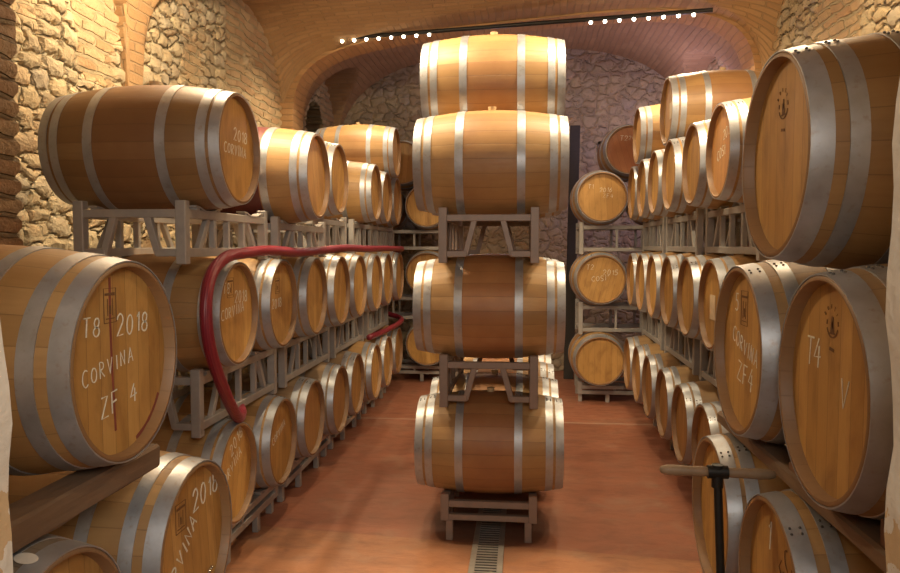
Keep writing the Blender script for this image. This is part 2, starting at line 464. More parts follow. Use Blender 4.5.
# ------------------------------------------------------------------ chalk writing
def arc(cx, cy, rx, ry, a0, a1, n=10):
    return [(cx + rx * math.cos(math.radians(a0 + (a1 - a0) * k / n)), cy + ry * math.sin(math.radians(a0 + (a1 - a0) * k / n))) for k in range(n + 1)]
GL = {
 '0': [arc(.3, .5, .27, .5, 90, 450, 14)], '1': [[(.1, .75), (.3, 1), (.3, 0)]],
 '2': [arc(.3, .72, .26, .28, 170, -35, 8) + [(.05, 0), (.6, .03)]],
 '4': [[(.38, 1), (.0, .34), (.6, .38)], [(.44, .75), (.42, 0)]], '5': [[(.55, 1), (.12, 1), (.08, .58)] + arc(.28, .32, .28, .3, 100, -140, 9)],
 '6': [[(.5, 1), (.15, .6)] + arc(.3, .28, .26, .28, 150, 510, 12)],
 '7': [[(0, 1), (.6, 1), (.2, 0)]],
 '8': [arc(.3, .74, .22, .25, 270, 630, 12), arc(.3, .25, .27, .25, 90, 450, 12)],
 'A': [[(0, 0), (.3, 1), (.6, 0)], [(.1, .35), (.5, .38)]], 'C': [arc(.38, .5, .36, .5, 50, 310, 10)],
 'F': [[(.55, 1), (.05, 1), (.05, 0)], [(.05, .52), (.45, .55)]], 'I': [[(.15, 1), (.15, 0)]],
 'N': [[(0, 0), (.02, 1), (.5, 0), (.54, 1)]], 'O': [arc(.32, .5, .3, .48, 90, 450, 14)],
 'R': [[(.05, 0), (.05, 1)] + arc(.12, .75, .38, .25, 90, -90, 7) + [(.1, .5), (.55, 0)]],
 'S': [[(.55, .88)] + arc(.3, .74, .24, .24, 60, 250, 7) + arc(.3, .26, .26, .25, 70, -150, 8)],
 'T': [[(0, 1), (.62, 1)], [(.31, 1), (.31, 0)]], 'V': [[(0, 1), (.26, 0), (.55, 1)]],
 'Z': [[(.02, 1), (.55, .98), (.0, .02), (.6, 0)]], 'B': [[(.05, 0), (.05, 1)] + arc(.08, .76, .38, .24, 90, -90, 6) + arc(.08, .26, .45, .26, 90, -90, 6)],
 "'": [[(.12, 1.05), (.05, .75)]], 'U': [[(0, 1), (.02, .3)] + arc(.28, .3, .26, .3, 180, 360, 6) + [(.54, 1)]],
 ' ': []}
def ribbon(bm, pts, w, x, th=.0012):
    P = [Vector((0, a, b)) for a, b in pts]
    L = []; R = []
    for i, p in enumerate(P):
        t = P[min(i + 1, len(P) - 1)] - P[max(i - 1, 0)]
        if t.length < 1e-6: t = Vector((0, 1, 0))
        t.normalize(); s = Vector((0, -t.z, t.y)) * w / 2 * random.uniform(.75, 1.2)
        L.append((p + s)); R.append((p - s))
    lo = [[bm.verts.new(v + Vector((x, 0, 0))) for v in q] for q in (L, R)]
    hi = [[bm.verts.new(v + Vector((x + th, 0, 0))) for v in q] for q in (L, R)]
    for i in range(len(P) - 1):
        bm.faces.new((hi[0][i], hi[1][i], hi[1][i + 1], hi[0][i + 1]))
        bm.faces.new((lo[0][i], hi[0][i], hi[0][i + 1], lo[0][i + 1]))
        bm.faces.new((hi[1][i], lo[1][i], lo[1][i + 1], hi[1][i + 1]))
    bm.faces.new((lo[0][0], lo[1][0], hi[1][0], hi[0][0])); bm.faces.new((hi[0][-1], hi[1][-1], lo[1][-1], lo[0][-1]))
HX = L2 - .034 + .0006
def word(bm, txt, u, v, h, slope=0.0, w=None, gap=.24, x=HX, slant=.1):
    w = w or h * .075
    cx = 0.0
    for ch in txt:
        g = GL[ch]; j = random.uniform(-.05, .05); hs = random.uniform(.9, 1.06)
        for st in g:
            pts = []
            for a, b in st:
                X = (cx + a * .95 + b * slant) * h; Y = (b * hs + j) * h
                X += random.uniform(-.012, .012) * h; Y += random.uniform(-.012, .012) * h
                pts.append((u + X * math.cos(slope) - Y * math.sin(slope), v + X * math.sin(slope) + Y * math.cos(slope)))
            ribbon(bm, pts, w, x)
        cx += (.3 if ch in "I1'" else .62) + gap
def chalk(root, words, label):
    for q in words:
        bm = bmesh.new(); word(bm, *q[:4], **(q[4] if len(q) > 4 else {}))
        tag(obj('chalk_writing', bm, CHALK, root), 'white chalk writing ' + q[0])
def square_stamp(root, u, v, w, h):
    bm = bmesh.new()
    def rect(a, b, c, d, lw): ribbon(bm, [(a, b), (c, b), (c, d), (a, d), (a, b)], lw, HX)
    rect(u - w / 2, v - h / 2, u + w / 2, v + h / 2, .0025)
    ribbon(bm, [(u - w * .4, v + h * .33), (u + w * .4, v + h * .33)], .008, HX)
    ribbon(bm, [(u - w * .2, v + h * .2), (u - w * .2, v - h * .3)], .0025, HX)
    ribbon(bm, [(u + w * .2, v + h * .2), (u + w * .2, v - h * .3)], .0025, HX)
    ribbon(bm, [(u, v + h * .0), (u, v - h * .25)], .008, HX)
    ribbon(bm, [(u - w * .35, v - h * .38), (u + w * .35, v - h * .38)], .003, HX)
    tag(obj('brand_stamp', bm, BRAND, root), 'dark square branded stamp')
def round_stamp(root, u, v, r):
    bm = bmesh.new()
    ribbon(bm, arc(u, v, r, r, 200, 340, 10), .004, HX)
    for sgn in (-1, 1): ribbon(bm, arc(u, v, r, r, 90 + sgn * 75, 90 + sgn * 95, 4), .004, HX)
    # standing flame-like figure
    ribbon(bm, [(u - .2 * r, v - .65 * r), (u - .05 * r, v - .1 * r), (u, v + .55 * r)], r * .34, HX)
    ribbon(bm, [(u + .2 * r, v - .65 * r), (u + .1 * r, v - .2 * r), (u, v + .2 * r)], r * .26, HX)
    ribbon(bm, [(u - .45 * r, v - .7 * r), (u + .45 * r, v - .7 * r)], r * .12, HX)
    for k, ch in enumerate('BOTTI'):
        a = math.radians(150 - 28 * k)
        word(bm, ch, u + 1.12 * r * math.cos(a) - .008, v + 1.12 * r * math.sin(a), r * .32, a - PI / 2, slant=0)
    ribbon(bm, [(u - .4 * r, v - 1.85 * r), (u + .4 * r, v - 1.95 * r)], r * .2, HX)
    tag(obj('brand_stamp', bm, BRAND, root), 'dark round branded stamp with a standing figure')

# ------------------------------------------------------------------ the rack
def rad_s(x, sc=1.0): return rad(x / sc) * sc
def make_rack(c, rz, zlow, zup, half, label, group, ground=False, saddles=(), mat=None, hw=.27, plain_end=False):
    """c=(x,y); barrels lie along local X, set out along local Y; zlow = underside of the bottom rails, zup = top of the top rails"""
    mat = mat or RACK
    root = empty('barrel_rack', (c[0], c[1], 0 if ground else zlow), rz)
    tag(root, label, 'barrel rack', group)
    z0 = root.location.z
    a = zlow - z0; b = zup - z0
    w = .046
    zt = b - w / 2; zb = a + w / 2
    if ground: zb = min(.16, b * .58)
    def part(nm, fn):
        bm = bmesh.new(); fn(bm); return obj(nm, bm, mat, root)
    for sx in (-1, 1):
        for sy in (-1, 1):
            def post(bm):
                lo = zb - w / 2 if ground else a - .035
                add_box(bm, (sx * hw, sy * half, (lo + b + .042) / 2), (w + .008, w + .008, b + .042 - lo), .004)
                if ground: add_box(bm, (sx * (hw - .03), sy * (half - .005), lo / 2 + .002), (w, w, lo + .004), .003)
            part('post', post)
        part('top_rail', lambda bm: add_box(bm, (sx * hw, 0, zt), (w, 2 * half, w), .003))
        part('bottom_rail', lambda bm: add_box(bm, (sx * hw, 0, zb), (w, 2 * half, w), .003))
        part('mid_post', lambda bm: add_bar(bm, (sx * hw, -.15 if plain_end else -.02, zb), (sx * hw, -.15 if plain_end else -.02, zt), .03, .034))
        if plain_end: part('mid_post', lambda bm: add_bar(bm, (sx * hw, .15, zb), (sx * hw, .15, zt), .03, .034))
        if not ground and not plain_end:
            for sy in (-1, 1):
                part('brace', lambda bm: add_bar(bm, (sx * hw, sy * (half - .30), zt), (sx * hw, sy * (half - .16), zb), .03, .036))
                part('mid_post', lambda bm: add_bar(bm, (sx * hw, sy * (half - .36), zb), (sx * hw, sy * (half - .36), zt), .034, .034))
        elif ground:
            for sy in (-1, 1):
                part('leg', lambda bm: add_box(bm, (sx * hw, sy * (half * .42), zb / 2), (.04, .05, zb), .003))
        for s in saddles:
            def sad(bm, s=s):
                pr = [(-.165, .022), (-.115, .017), (-.05, 0), (.05, 0), (.115, .017), (.165, .022)]
                for (y0, h0), (y1, h1) in zip(pr, pr[1:]):
                    vs = [bm.verts.new((sx * hw + dx, s + yy, b + hh + dz)) for yy, hh in ((y0, h0), (y1, h1)) for dx in (-.026, .026) for dz in (-.008, .001)]
                    for q in ((0, 1, 3, 2), (4, 6, 7, 5), (0, 4, 5, 1), (2, 3, 7, 6), (1, 5, 7, 3), (0, 2, 6, 4)): bm.faces.new([vs[i] for i in q])
                for y0 in (-.13, .13): add_box(bm, (sx * hw, s + y0, b + .004), (.045, .035, .03), .002)
            part('saddle', sad)
    for sy in (-1, 1):
        part('end_bar', lambda bm: add_box(bm, (0, sy * half, zt), (2 * hw, w - .006, w - .004), .003))
        if ground or plain_end:
            part('end_bar', lambda bm: add_box(bm, (0, sy * half, zb), (2 * hw, w - .006, w - .008), .003))
        else:
            for sx in (-1, 1):
                part('end_bar', lambda bm: add_bar(bm, (sx * hw, sy * half, zb), (sx * .135, sy * half, zb), w - .006, w - .008))
                part('brace', lambda bm: add_bar(bm, (sx * .145, sy * half, zb - .01), (sx * .085, sy * half, zt), w - .012, .036))
    return root

def ztop(zc, sc=1.0): return zc - rad_s(.27, sc) - .0035
def zbot(zc, sc=1.0): return zc + rad_s(.27, sc) + .0035
def Z(r): return EYE + r
ORD = ['nearest', 'second', 'third', 'fourth', 'fifth', 'sixth', 'seventh', 'farthest']

# ================================================================== BARRELS
XL, XR = -1.55, 1.185
# --- left row, middle tier and bottom tier
zM, zLo = Z(-.385), Z(-1.335)
MY = [4.06, 4.80, 5.50, 6.20, 6.94, 7.645, 8.38, 9.14]
MX = [-1.605, -1.59, -1.565, -1.545, -1.55, -1.53, -1.545, -1.54]
LY = [4.15, 4.86, 5.56, 6.26, 6.98, 7.685, 8.40, 9.28]
LX = [-1.66, -1.625, -1.61, -1.575, -1.59, -1.55, -1.555, -1.58]
def nth(i, n): return 'nearest' if i == 0 else ('farthest' if i == n - 1 else ORD[i] + ' from the front')
M = []; Lw = []
for i, y in enumerate(MY):
    extra = ['amber oak barrel the crimson hose curves round', 'double hooped oak barrel'][i] if i < 2 else 'amber oak barrel'
    b = make_barrel((MX[i] - L2, y, zM), 0, '%s, %s in the left row middle tier' % (extra, nth(i, 8)),
                    'middle tier barrels along the left wall', red=random.uniform(.2, .6), bung=False, dark=.15 if i == 0 else random.uniform(0, .12))
    M.append(b)
for i, y in enumerate(LY):
    extra = 'chalked oak barrel' if i == 0 else ('dusty grey topped oak barrel' if i in (2, 3, 4) else 'oak barrel with grey hoops')
    b = make_barrel((LX[i] - L2, y, zLo), 0, '%s, %s in the left row bottom tier' % (extra, nth(i, 8)),
                    'bottom tier barrels along the left wall', red=random.uniform(.1, .4), grey=.55 if i in (2, 3, 4) else 0, bung=False,
                    hdark=.35 if i in (2, 3, 4, 7) else 0, hred=.25 if i in (2, 3) else 0)
    Lw.append(b)
# --- left row, top tier
T1 = make_barrel((-1.50 - L2, 3.84, Z(.512)), 0, 'large dark oak barrel at the near end of the left row top tier', 'top tier barrels along the left wall', 1.0, red=.5, dark=.62)
T2 = make_barrel((-1.41 - L2, 5.03, Z(.478)), 0, 'oak barrel with a crimson stained middle, second from the front on the left top tier', 'top tier barrels along the left wall', red=.15, bung=False)
T3 = make_barrel((-1.547 - L2, 6.168, Z(.560)), 0, 'grey hooped oak barrel just behind the crimson stained one on the left top tier', 'top tier barrels along the left wall', red=.3, bung=False)
T4 = make_barrel((-1.547 - L2, 7.72, Z(.557)), 0, 'golden oak barrel on the left top tier with the raised golden barrel lying above it', 'top tier barrels along the left wall', red=.3, bung=False)
T5 = make_barrel((-1.574 - L2, 8.50, Z(.557)), 0, 'oak barrel second from the back on the left top tier, seen as a thin sliver', 'top tier barrels along the left wall', red=.3, bung=False)
T6 = make_barrel((-1.587 - L2, 9.27, Z(.557)), 0, 'oak barrel at the far end of the left top tier, beside the back barrels', 'top tier barrels along the left wall', red=.3, bung=False)
TN = make_barrel((-1.53 - L2, 8.885, Z(.557 + .563)), 0, 'golden oak barrel in the hollow above the left top tier, highest there', None, red=.25)

# --- right row
zR, zRl, zRt = Z(-.38), Z(-1.335), Z(.582)
RY = [4.90, 5.61, 6.33, 7.08, 7.76, 8.46]
RTY = [4.76, 5.50, 6.33, 7.06, 7.76, 8.46]
Rm = []; Rl = []; Rt = []
for i, y in enumerate(RY):
    Rm.append(make_barrel((XR + L2, y, zR), PI, '%s, %s in the right row middle tier' % ('oak barrel with a paper label' if i == 0 else 'bright hooped oak barrel', nth(i, 6)),
                          'middle tier barrels along the right wall', red=random.uniform(.2, .5), bung=False))
    Rl.append(make_barrel((XR - .02 + L2, y + .04, zRl), PI, '%s, %s in the right row bottom tier' % ('oak barrel with double shiny hoops' if i == 1 else 'oak barrel with dull brown head', nth(i, 6)),
                          'bottom tier barrels along the right wall', red=random.uniform(.1, .4), hdark=.35, hred=.15, grey=random.uniform(0, .3), bung=False))
for i, y in enumerate(RTY):
    Rt.append(make_barrel((XR + L2, y, zRt), PI, '%s, %s in the right row top tier' % ('faintly chalked reddish headed barrel' if i == 0 else 'oak barrel with gleaming hoops', nth(i, 6)),
                          'top tier barrels along the right wall', red=random.uniform(.2, .5), hred=.4 if i == 0 else 0, bung=False))
RN1 = make_barrel((1.225 + L2, (RTY[2] + RTY[3]) / 2, zRt + .588), PI, 'brown oak barrel with a bung on top, highest of the right row', None, red=.45, dark=.25)
RN2 = make_barrel((1.185 + L2, (RTY[4] + RTY[5]) / 2, zRt + .583), PI, 'gleaming hooped barrel in the hollow above the far end of the right row', None, red=.3)

# --- barrels on the back wall, heads towards the viewer
YB = 8.82
zb1, zb2, zb3 = Z(.57), Z(-.395), Z(-1.365)
B1 = make_barrel((.905, YB + L2, zb1), -PI / 2, 'oak barrel head with faint chalk at the end of the right aisle, top of three', None, red=.3, bung=False)
B2 = make_barrel((.905, YB + L2, zb2), -PI / 2, 'oak barrel head chalked 2015 at the end of the right aisle, middle of three', None, red=.3, bung=False)
B3 = make_barrel((.90, YB + L2, zb3), -PI / 2, 'plain oak barrel head without chalk at the end of the right aisle, bottom of three', None, red=.3, hdark=.12, bung=False)
BP = make_barrel((1.62, YB + .3 + L2, zb1), -PI / 2, 'oak barrel hidden behind the right top tier, holding up the reddish barrel', None, red=.3, bung=False)
BR = make_barrel((1.265, YB + .32 + L2, zb1 + .585), -PI / 2, 'reddish oak barrel head lying highest at the end of the right aisle', None, red=.5, hred=.85, hdark=.08, bung=False)
YC = 10.0
D1 = make_barrel((-1.32, YC + L2, Z(.545)), -PI / 2, 'oak barrel head at the end of the left aisle, just above the uppermost back rack', None, red=.3, bung=False)
D2 = make_barrel((-1.32, YC + L2, Z(-.385)), -PI / 2, 'oak barrel head at the end of the left aisle, middle one beside the stack', None, red=.3, bung=False)
D3 = make_barrel((-1.32, YC + L2, Z(-1.35)), -PI / 2, 'oak barrel head at the end of the left aisle, lowest one near the floor', None, red=.3, bung=False)
DP = make_barrel((-2.02, YC + .02 + L2, Z(.545)), -PI / 2, 'oak barrel at the back behind the far end of the left top tier', None, red=.3, bung=False)
DN = make_barrel((-1.67, YC + .05 + L2, Z(.545 + .588)), -PI / 2, 'dim oak barrel head, highest at the end of the left aisle', None, red=.3, hdark=.2, bung=False)

# --- central stack
CX = -.218
zc = [Z(-1.311), Z(-.40), Z(.522)]
for k, y in enumerate((4.91, 5.62, 6.35, 7.06)):
    make_barrel((CX, y, zc[0]), 0, 'reddish bellied barrel in the central stack bottom tier, ' + ['in front', 'second from the front', 'third from the front', 'at the back'][k],
                'bottom tier of the central stack', red=.72, dark=.05)
for k, y in enumerate((4.86, 5.60)):
    make_barrel((CX, y, zc[1]), 0, 'red-brown bellied barrel in the second tier of the central stack, ' + ['in front', 'behind the front one'][k],
                'second tier of the central stack', red=.72, bung=False)
for k, y in enumerate((4.80, 5.54)):
    make_barrel((CX + .01, y, zc[2]), 0, 'golden oak barrel in the third tier of the central stack, ' + ['in front', 'behind the front one'][k],
                'third tier of the central stack', red=.3)
make_barrel((CX + .005, 5.17, zc[2] + .573), 0, 'golden oak barrel lying topmost on the central stack, below the lamp bar', None, red=.35)

# --- foreground stacks
XFL, XFR = -1.14, .74
T8 = make_barrel((XFL - L2, 2.04, Z(-.335)), 0, 'big foreground barrel at left, head chalked T8 2018 with a wine streak down the boards', None, red=.3, bung=False, roll=1e-4)
FC = make_barrel((XFL - L2, 2.475, Z(-1.06)), 0, 'foreground barrel under the left beam, head stamped and chalked, with a small chrome tap', None, red=.2, bung=False, roll=.12)
FN = make_barrel((XFL - L2, 1.70, Z(-1.06)), 0, 'grey topped foreground barrel in the bottom left corner with an oval white sticker', None, red=.2, grey=1.0, dark=.3, hdark=.2, bung=False)
F4 = make_barrel((XFR + L2, 1.94, Z(-.362)), PI, 'big foreground barrel at right, head chalked T4 and V with a round brand', None, red=.3, grey=.45, bung=False, hdark=.12, roll=1e-4)
FZ = make_barrel((XFR - .01 + L2, 2.637, Z(-.362)), PI, 'foreground barrel at right beside the T4 one, head chalked ZF4 with a square brand', None, red=.2, grey=.15, bung=False)
FT = make_barrel((XFR - .012 + L2, 2.265, Z(.260)), PI, 'dark sided foreground barrel at upper right, lying on the two chalked right barrels', None, 1.02, red=.55, dark=.35, bung=False, roll=1e-4)
FA = make_barrel((XFR + L2, 3.00, Z(-1.06)), PI, 'lower right foreground barrel standing just behind the T-handled rod', None, red=.2, bung=False)
FB = make_barrel((XFR + L2, 2.29, Z(-1.06)), PI, 'lower right foreground barrel nearest the doorway, under the beam', None, red=.2, bung=False)

# wine streak and seep on the T8 head
bm = bmesh.new()
ribbon(bm, [(-.043, .245), (-.045, .12), (-.042, .0), (-.036, -.10), (-.03, -.2)], .010, HX - .0004, .0008)
ribbon(bm, arc(0, 0, .262, .262, -72, -32, 10), .012, HX - .0004, .0008)
tag(obj('wine_stain', bm, simple('wine_stain', (.22, .05, .035), .6), T8), 'dark red wine streak down the boards')
chalk(T8, [('T8', -.18, .085, .055, {}), ('2018', -.015, .07, .062, {'slope': .02}), ('CORVINA', -.185, -.05, .044, {'slope': .16, 'gap': .32}), ('ZF 4', -.10, -.155, .06, {'slope': .12})], 'white chalk writing T8 2018 CORVINA ZF 4')
square_stamp(T8, -.045, .165, .062, .098)
chalk(F4, [('T4', -.165, .045, .075, {'gap': .05, 'w': .0045}), ('V', .055, -.035, .08, {'w': .004})], 'white chalk writing T4 and V')
round_stamp(F4, .0, .165, .034)
round_stamp(FT, -.01, .145, .036)
chalk(FZ, [('5', -.125, .13, .06, {}), ('CORVINA', -.15, .02, .055, {'slope': -.22, 'gap': .22, 'slant': 0}), ('ZF4', -.085, -.115, .075, {'slope': -.1})], 'white chalk writing CORVINA ZF4')
square_stamp(FZ, -.015, .145, .075, .12)
square_stamp(FC, -.075, .125, .075, .10)
chalk(FC, [('2018', .02, .10, .075, {'slope': .12, 'w': .007}), ('CORVINA', -.19, -.16, .06, {'slope': .75, 'w': .007})], 'smudged white chalk writing')
chalk(M[0], [('T8', -.16, .12, .06, {}), ('2018', .0, .06, .065, {}), ('CORVINA', -.19, -.03, .06, {'slope': .10})], 'white chalk writing')
square_stamp(M[0], -.06, .15, .09, .11)
chalk(M[1], [('2018', -.16, -.03, .065, {'slope': .05})], 'faint white chalk writing')
square_stamp(M[1], -.05, .12, .085, .10)
chalk(Lw[0], [('2018', -.04, .10, .07, {'slope': .5}), ('CORVINA', -.18, -.06, .06, {'slope': .45})], 'white chalk writing')
chalk(Lw[1], [('CORVINA', -.14, .0, .05, {'slope': .3})], 'faint white chalk writing')
chalk(T1, [('2018', -.02, .05, .065, {}), ('CORVINA', -.15, -.03, .055, {'slope': .0})], 'white chalk writing')
chalk(B2, [('T2', -.17, .115, .055, {}), ('2015', .02, .05, .06, {}), ("COSI'", -.11, -.025, .06, {'slope': .06})], 'white chalk writing 2015 COSI')
chalk(B1, [('2016', -.03, .06, .05, {}), ('ZF4', .01, -.01, .05, {}), ('T1', -.16, .10, .05, {})], 'faint white chalk writing')
chalk(BR, [('T2', -.12, .11, .06, {}), ('2016', -.02, .12, .05, {})], 'faint white chalk writing')
chalk(Rt[0], [('2016', .01, .07, .065, {'slope': .1}), ('COSI', -.12, -.05, .065, {'slope': .15})], 'faint white chalk writing')
chalk(FB, [('1', -.10, .11, .09, {}), ('2018', -.02, -.16, .06, {})], 'faint white chalk writing')
bm = bmesh.new(); word(bm, 'FCI', .06, .04, .07, .9, x=HX); tag(obj('brand_stamp', bm, BRAND, FB), 'dark burnt mark')
# paper labels
bm = bmesh.new(); add_box(bm, (HX + .001, -.03, -.02), (.002, .13, .16)); tag(obj('paper_label', bm, PAPER, Rm[0]), 'plain tan paper label')
bm = bmesh.new(); add_box(bm, (HX + .001, .06, .0), (.002, .11, .14)); tag(obj('paper_label', bm, PAPER, RN1), 'plain tan paper label')
# crimson middle of T2
bm = bmesh.new()
prof = [(x, rad(x) + .0012, 0) for x in (-.21, -.1, 0, .1, .155)] 
lathe(bm, prof + [(x, r - .002, 0) for x, r, _ in prof[::-1]], 48, None, True)
tag(obj('stained_band', bm, simple('crimson_stain', (.105, .020, .018), .55, 0, .3, 9), T2, smooth=True), 'dark crimson wine stained middle band')
for rv in (T2,): pass
# oval sticker on the grey barrel: lies on the curved staves
bm = bmesh.new()
ang0, x0 = -.17, L2 - .06
vs = []
for k in range(20):
    a = 2 * PI * k / 20; x = x0 + .028 * math.cos(a); th = ang0 + .07 * math.sin(a)
    r = rad(x) + .0045
    vs.append(bm.verts.new((x, r * math.sin(th), r * math.cos(th))))
bm.faces.new(vs)
q = bmesh.ops.extrude_face_region(bm, geom=bm.faces[:]); bmesh.ops.translate(bm, vec=(0, -.001, .0015), verts=[v for v in q['geom'] if isinstance(v, bmesh.types.BMVert)])
tag(obj('sticker', bm, WHITE, FN), 'white oval sticker')
# chrome tap on the FC head
bm = bmesh.new(); sweep(bm, [(HX - .002, .075, -.175), (HX + .05, .075, -.175), (HX + .075, .075, -.185), (HX + .082, .075, -.215)], [.018, .013, .012, .010], 12)
tp = obj('tap', bm, CHROME, FC, smooth=True)
bm = bmesh.new(); sweep(bm, [(HX + .03, .075, -.165), (HX + .03, .075, -.13), (HX + .03, .10, -.125)], .006, 8); obj('tap_lever', bm, CHROME, tp, smooth=True)

# ================================================================== RACKS
HWc = .27
# central stack
make_rack((CX, 5.265), 0, .0, ztop(zc[0]), .585, 'low brown-lit floor rack under the central stack, in front over the drain', 'racks of the central stack', True, mat=RACKD, hw=.283, saddles=(-.355, .355))
make_rack((CX, 6.705), 0, .0, ztop(zc[0]), .585, 'low brown-lit floor rack under the back barrels of the central stack', 'racks of the central stack', True, mat=RACKD, hw=.283, saddles=(-.355, .355))
make_rack((CX, 5.22), 0, zbot(zc[0]), ztop(zc[1]), .60, 'brown-lit steel rack between the bottom and second tiers of the central stack', 'racks of the central stack', mat=RACKD, hw=.283, saddles=(-.36, .38))
make_rack((CX, 5.18), 0, zbot(zc[1]), ztop(zc[2]), .60, 'brown-lit steel rack between the second and third tiers of the central stack', 'racks of the central stack', mat=RACKD, hw=.283, saddles=(-.38, .36))
# left wall row
xl = XL - L2
PAIRS = [(4.43, 0), (5.86, 1), (7.29, 2), (8.76, 3)]
for y, k in PAIRS:
    n = ['nearest', 'second', 'third', 'farthest'][k]
    s2 = (MY[2 * k] - y, MY[2 * k + 1] - y); s1 = (LY[2 * k] - y, LY[2 * k + 1] - y)
    make_rack((xl - .01, y), 0, 0, ztop(zLo), .60, n + ' low grey floor rack under the bottom tier of the left row', 'floor racks along the left wall', True, saddles=s1)
    make_rack((xl - .01, y), 0, zbot(zLo), ztop(zM), .60, n + ' grey steel rack under the middle tier of the left row', 'middle racks along the left wall', saddles=s2)
make_rack((-1.50 - L2, 4.14), 0, zbot(zM), ztop(Z(.512)), .57, 'grey steel rack under the large dark barrel on the left, with one empty saddle', 'top racks along the left wall', saddles=(-.30, .36))
make_rack((-1.41 - L2 - .03, 5.36), 0, zbot(zM), ztop(Z(.478)), .57, 'grey steel rack under the crimson stained barrel on the left', 'top racks along the left wall', saddles=(-.33, .36))
make_rack((xl, 6.54), 0, zbot(zM), ztop(Z(.56)), .57, 'grey steel rack behind the one under the crimson stained barrel', 'top racks along the left wall', saddles=(-.372, .36))
make_rack((xl, 8.06), 0, zbot(zM), ztop(Z(.557)), .62, 'grey steel rack second from the back in the left top tier', 'top racks along the left wall', saddles=(-.34, .44))
make_rack((xl - .02, 9.27), 0, zbot(zM), ztop(Z(.557)), .52, 'grey steel rack at the far end of the left top tier', 'top racks along the left wall', saddles=(0,))
# right row
for k in range(3):
    n = ['nearest', 'middle', 'farthest'][k]
    y = (RY[2 * k] + RY[2 * k + 1]) / 2; yt = (RTY[2 * k] + RTY[2 * k + 1]) / 2
    sp = (RY[2 * k + 1] - RY[2 * k]) / 2; spt = (RTY[2 * k + 1] - RTY[2 * k]) / 2
    hf = .60 if k < 2 else .58
    make_rack((XR + L2, y + .04), PI, 0, ztop(zRl), hf, n + ' low grey floor rack under the bottom tier of the right row', 'floor racks along the right wall', True, saddles=(-sp, sp))
    make_rack((XR + L2, y), PI, zbot(zRl), ztop(zR), hf, n + ' grey steel rack under the middle tier of the right row', 'middle racks along the right wall', saddles=(-sp, sp))
    make_rack((XR + L2, yt), PI, zbot(zR), ztop(zRt), hf + .02, n + ' grey steel rack under the top tier of the right row', 'top racks along the right wall', saddles=(-spt, spt))
# end of the right aisle: racks turned so their long rails face the viewer
for zl, zu, lab, gr in ((0, ztop(zb3), 'low grey floor rack under the lowest barrel head at the end of the right aisle', True),
                        (zbot(zb3), ztop(zb2), 'grey rack between the lowest and middle barrel heads at the end of the right aisle', False),
                        (zbot(zb2), ztop(zb1), 'grey rack between the middle and top barrel heads at the end of the right aisle', False)):
    make_rack((1.255, YB + L2 + .03), -PI / 2, zl, zu, .57, lab, 'racks at the end of the right aisle', gr, plain_end=True)
for zl, zu, lab, gr in ((0, ztop(Z(-1.35)), 'low grey floor rack under the lowest barrel head at the end of the left aisle', True),
                        (zbot(Z(-1.35)), ztop(Z(-.385)), 'grey rack between the lowest and middle barrel heads at the end of the left aisle', False),
                        (zbot(Z(-.385)), ztop(Z(.545)), 'grey rack between the middle and top barrel heads at the end of the left aisle', False)):
    make_rack((-1.67, YC + L2 + .01), -PI / 2, zl, zu, .60, lab, 'racks at the end of the left aisle', gr, plain_end=True)
# foreground: low stands and beams
make_rack((XFL - L2, 2.09), 0, 0, ztop(Z(-1.06)), .66, 'steel stand under the two lower foreground barrels at left', None, True, saddles=(-.39, .385))
make_rack((XFR + L2, 2.645), PI, 0, ztop(Z(-1.06)), .62, 'steel stand under the two lower foreground barrels at right', None, True, saddles=(-.355, .355))

def beam(x, y0, y1, z0, z1, w, label, grp):
    o = None
    bm = bmesh.new()
    vs = add_box(bm, (0, 0, 0), (w, y1 - y0, z1 - z0), .008)
    bmesh.ops.subdivide_edges(bm, edges=[e for e in bm.edges if e.calc_length() > .5], cuts=10)
    for v in bm.verts: v.co += Vector((random.uniform(-.003, .003), 0, random.uniform(-.002, .002)))
    o = obj('wooden_beam', bm, BEAM); o.location = (x, (y0 + y1) / 2, (z0 + z1) / 2)
    tag(o, label, 'beam', grp); return o
def beam_for(sgn, xf, zl, zu, off, y0, y1, label, grp):
    r = rad(abs(L2 - off) - .05) + .005
    return beam(xf + sgn * off, y0, y1, zl + r, zu - r, .10, label, grp)
beam_for(-1, XFL, Z(-1.06), Z(-.335), .115, 1.15, 2.33, 'weathered wooden beam under the front of the T8 barrel at left', None)
beam_for(-1, XFL, Z(-1.06), Z(-.335), .80, 1.2, 2.45, 'weathered wooden beam under the back end of the T8 barrel, near the left wall', None)
beam_for(1, XFR, Z(-1.06), Z(-.362), .115, 1.25, 3.15, 'weathered wooden beam under the fronts of the two chalked right barrels', None)
beam_for(1, XFR, Z(-1.06), Z(-.362), .80, 1.3, 3.1, 'weathered wooden beam under the back ends of the two chalked right barrels', None)
# chocks on the beams
def chock(c, label, flip=1):
    bm = bmesh.new()
    pts = [(-.05, -.0), (.05, 0), (.05, .02), (-.05, .062)]
    a = [bm.verts.new((-.04, y * flip, z)) for y, z in pts]; b = [bm.verts.new((.04, y * flip, z)) for y, z in pts]
    bm.faces.new(a); bm.faces.new(b[::-1])
    for k in range(4): bm.faces.new((a[k], a[(k + 1) % 4], b[(k + 1) % 4], b[k]))
    o = obj('wooden_chock', bm, simple('chock_wood', (.20, .10, .055), .7)); o.location = c
    tag(o, label, 'chock'); return o
zbt = Z(-.362) - rad(L2 - .165) - .005
chock((XFR + .115, 2.287, zbt), 'small brown wooden wedge on the right beam between the T4 and ZF4 barrels')
chock((XFR + .115, 1.70, zbt), 'small brown wooden wedge on the right beam beside the doorway', -1)
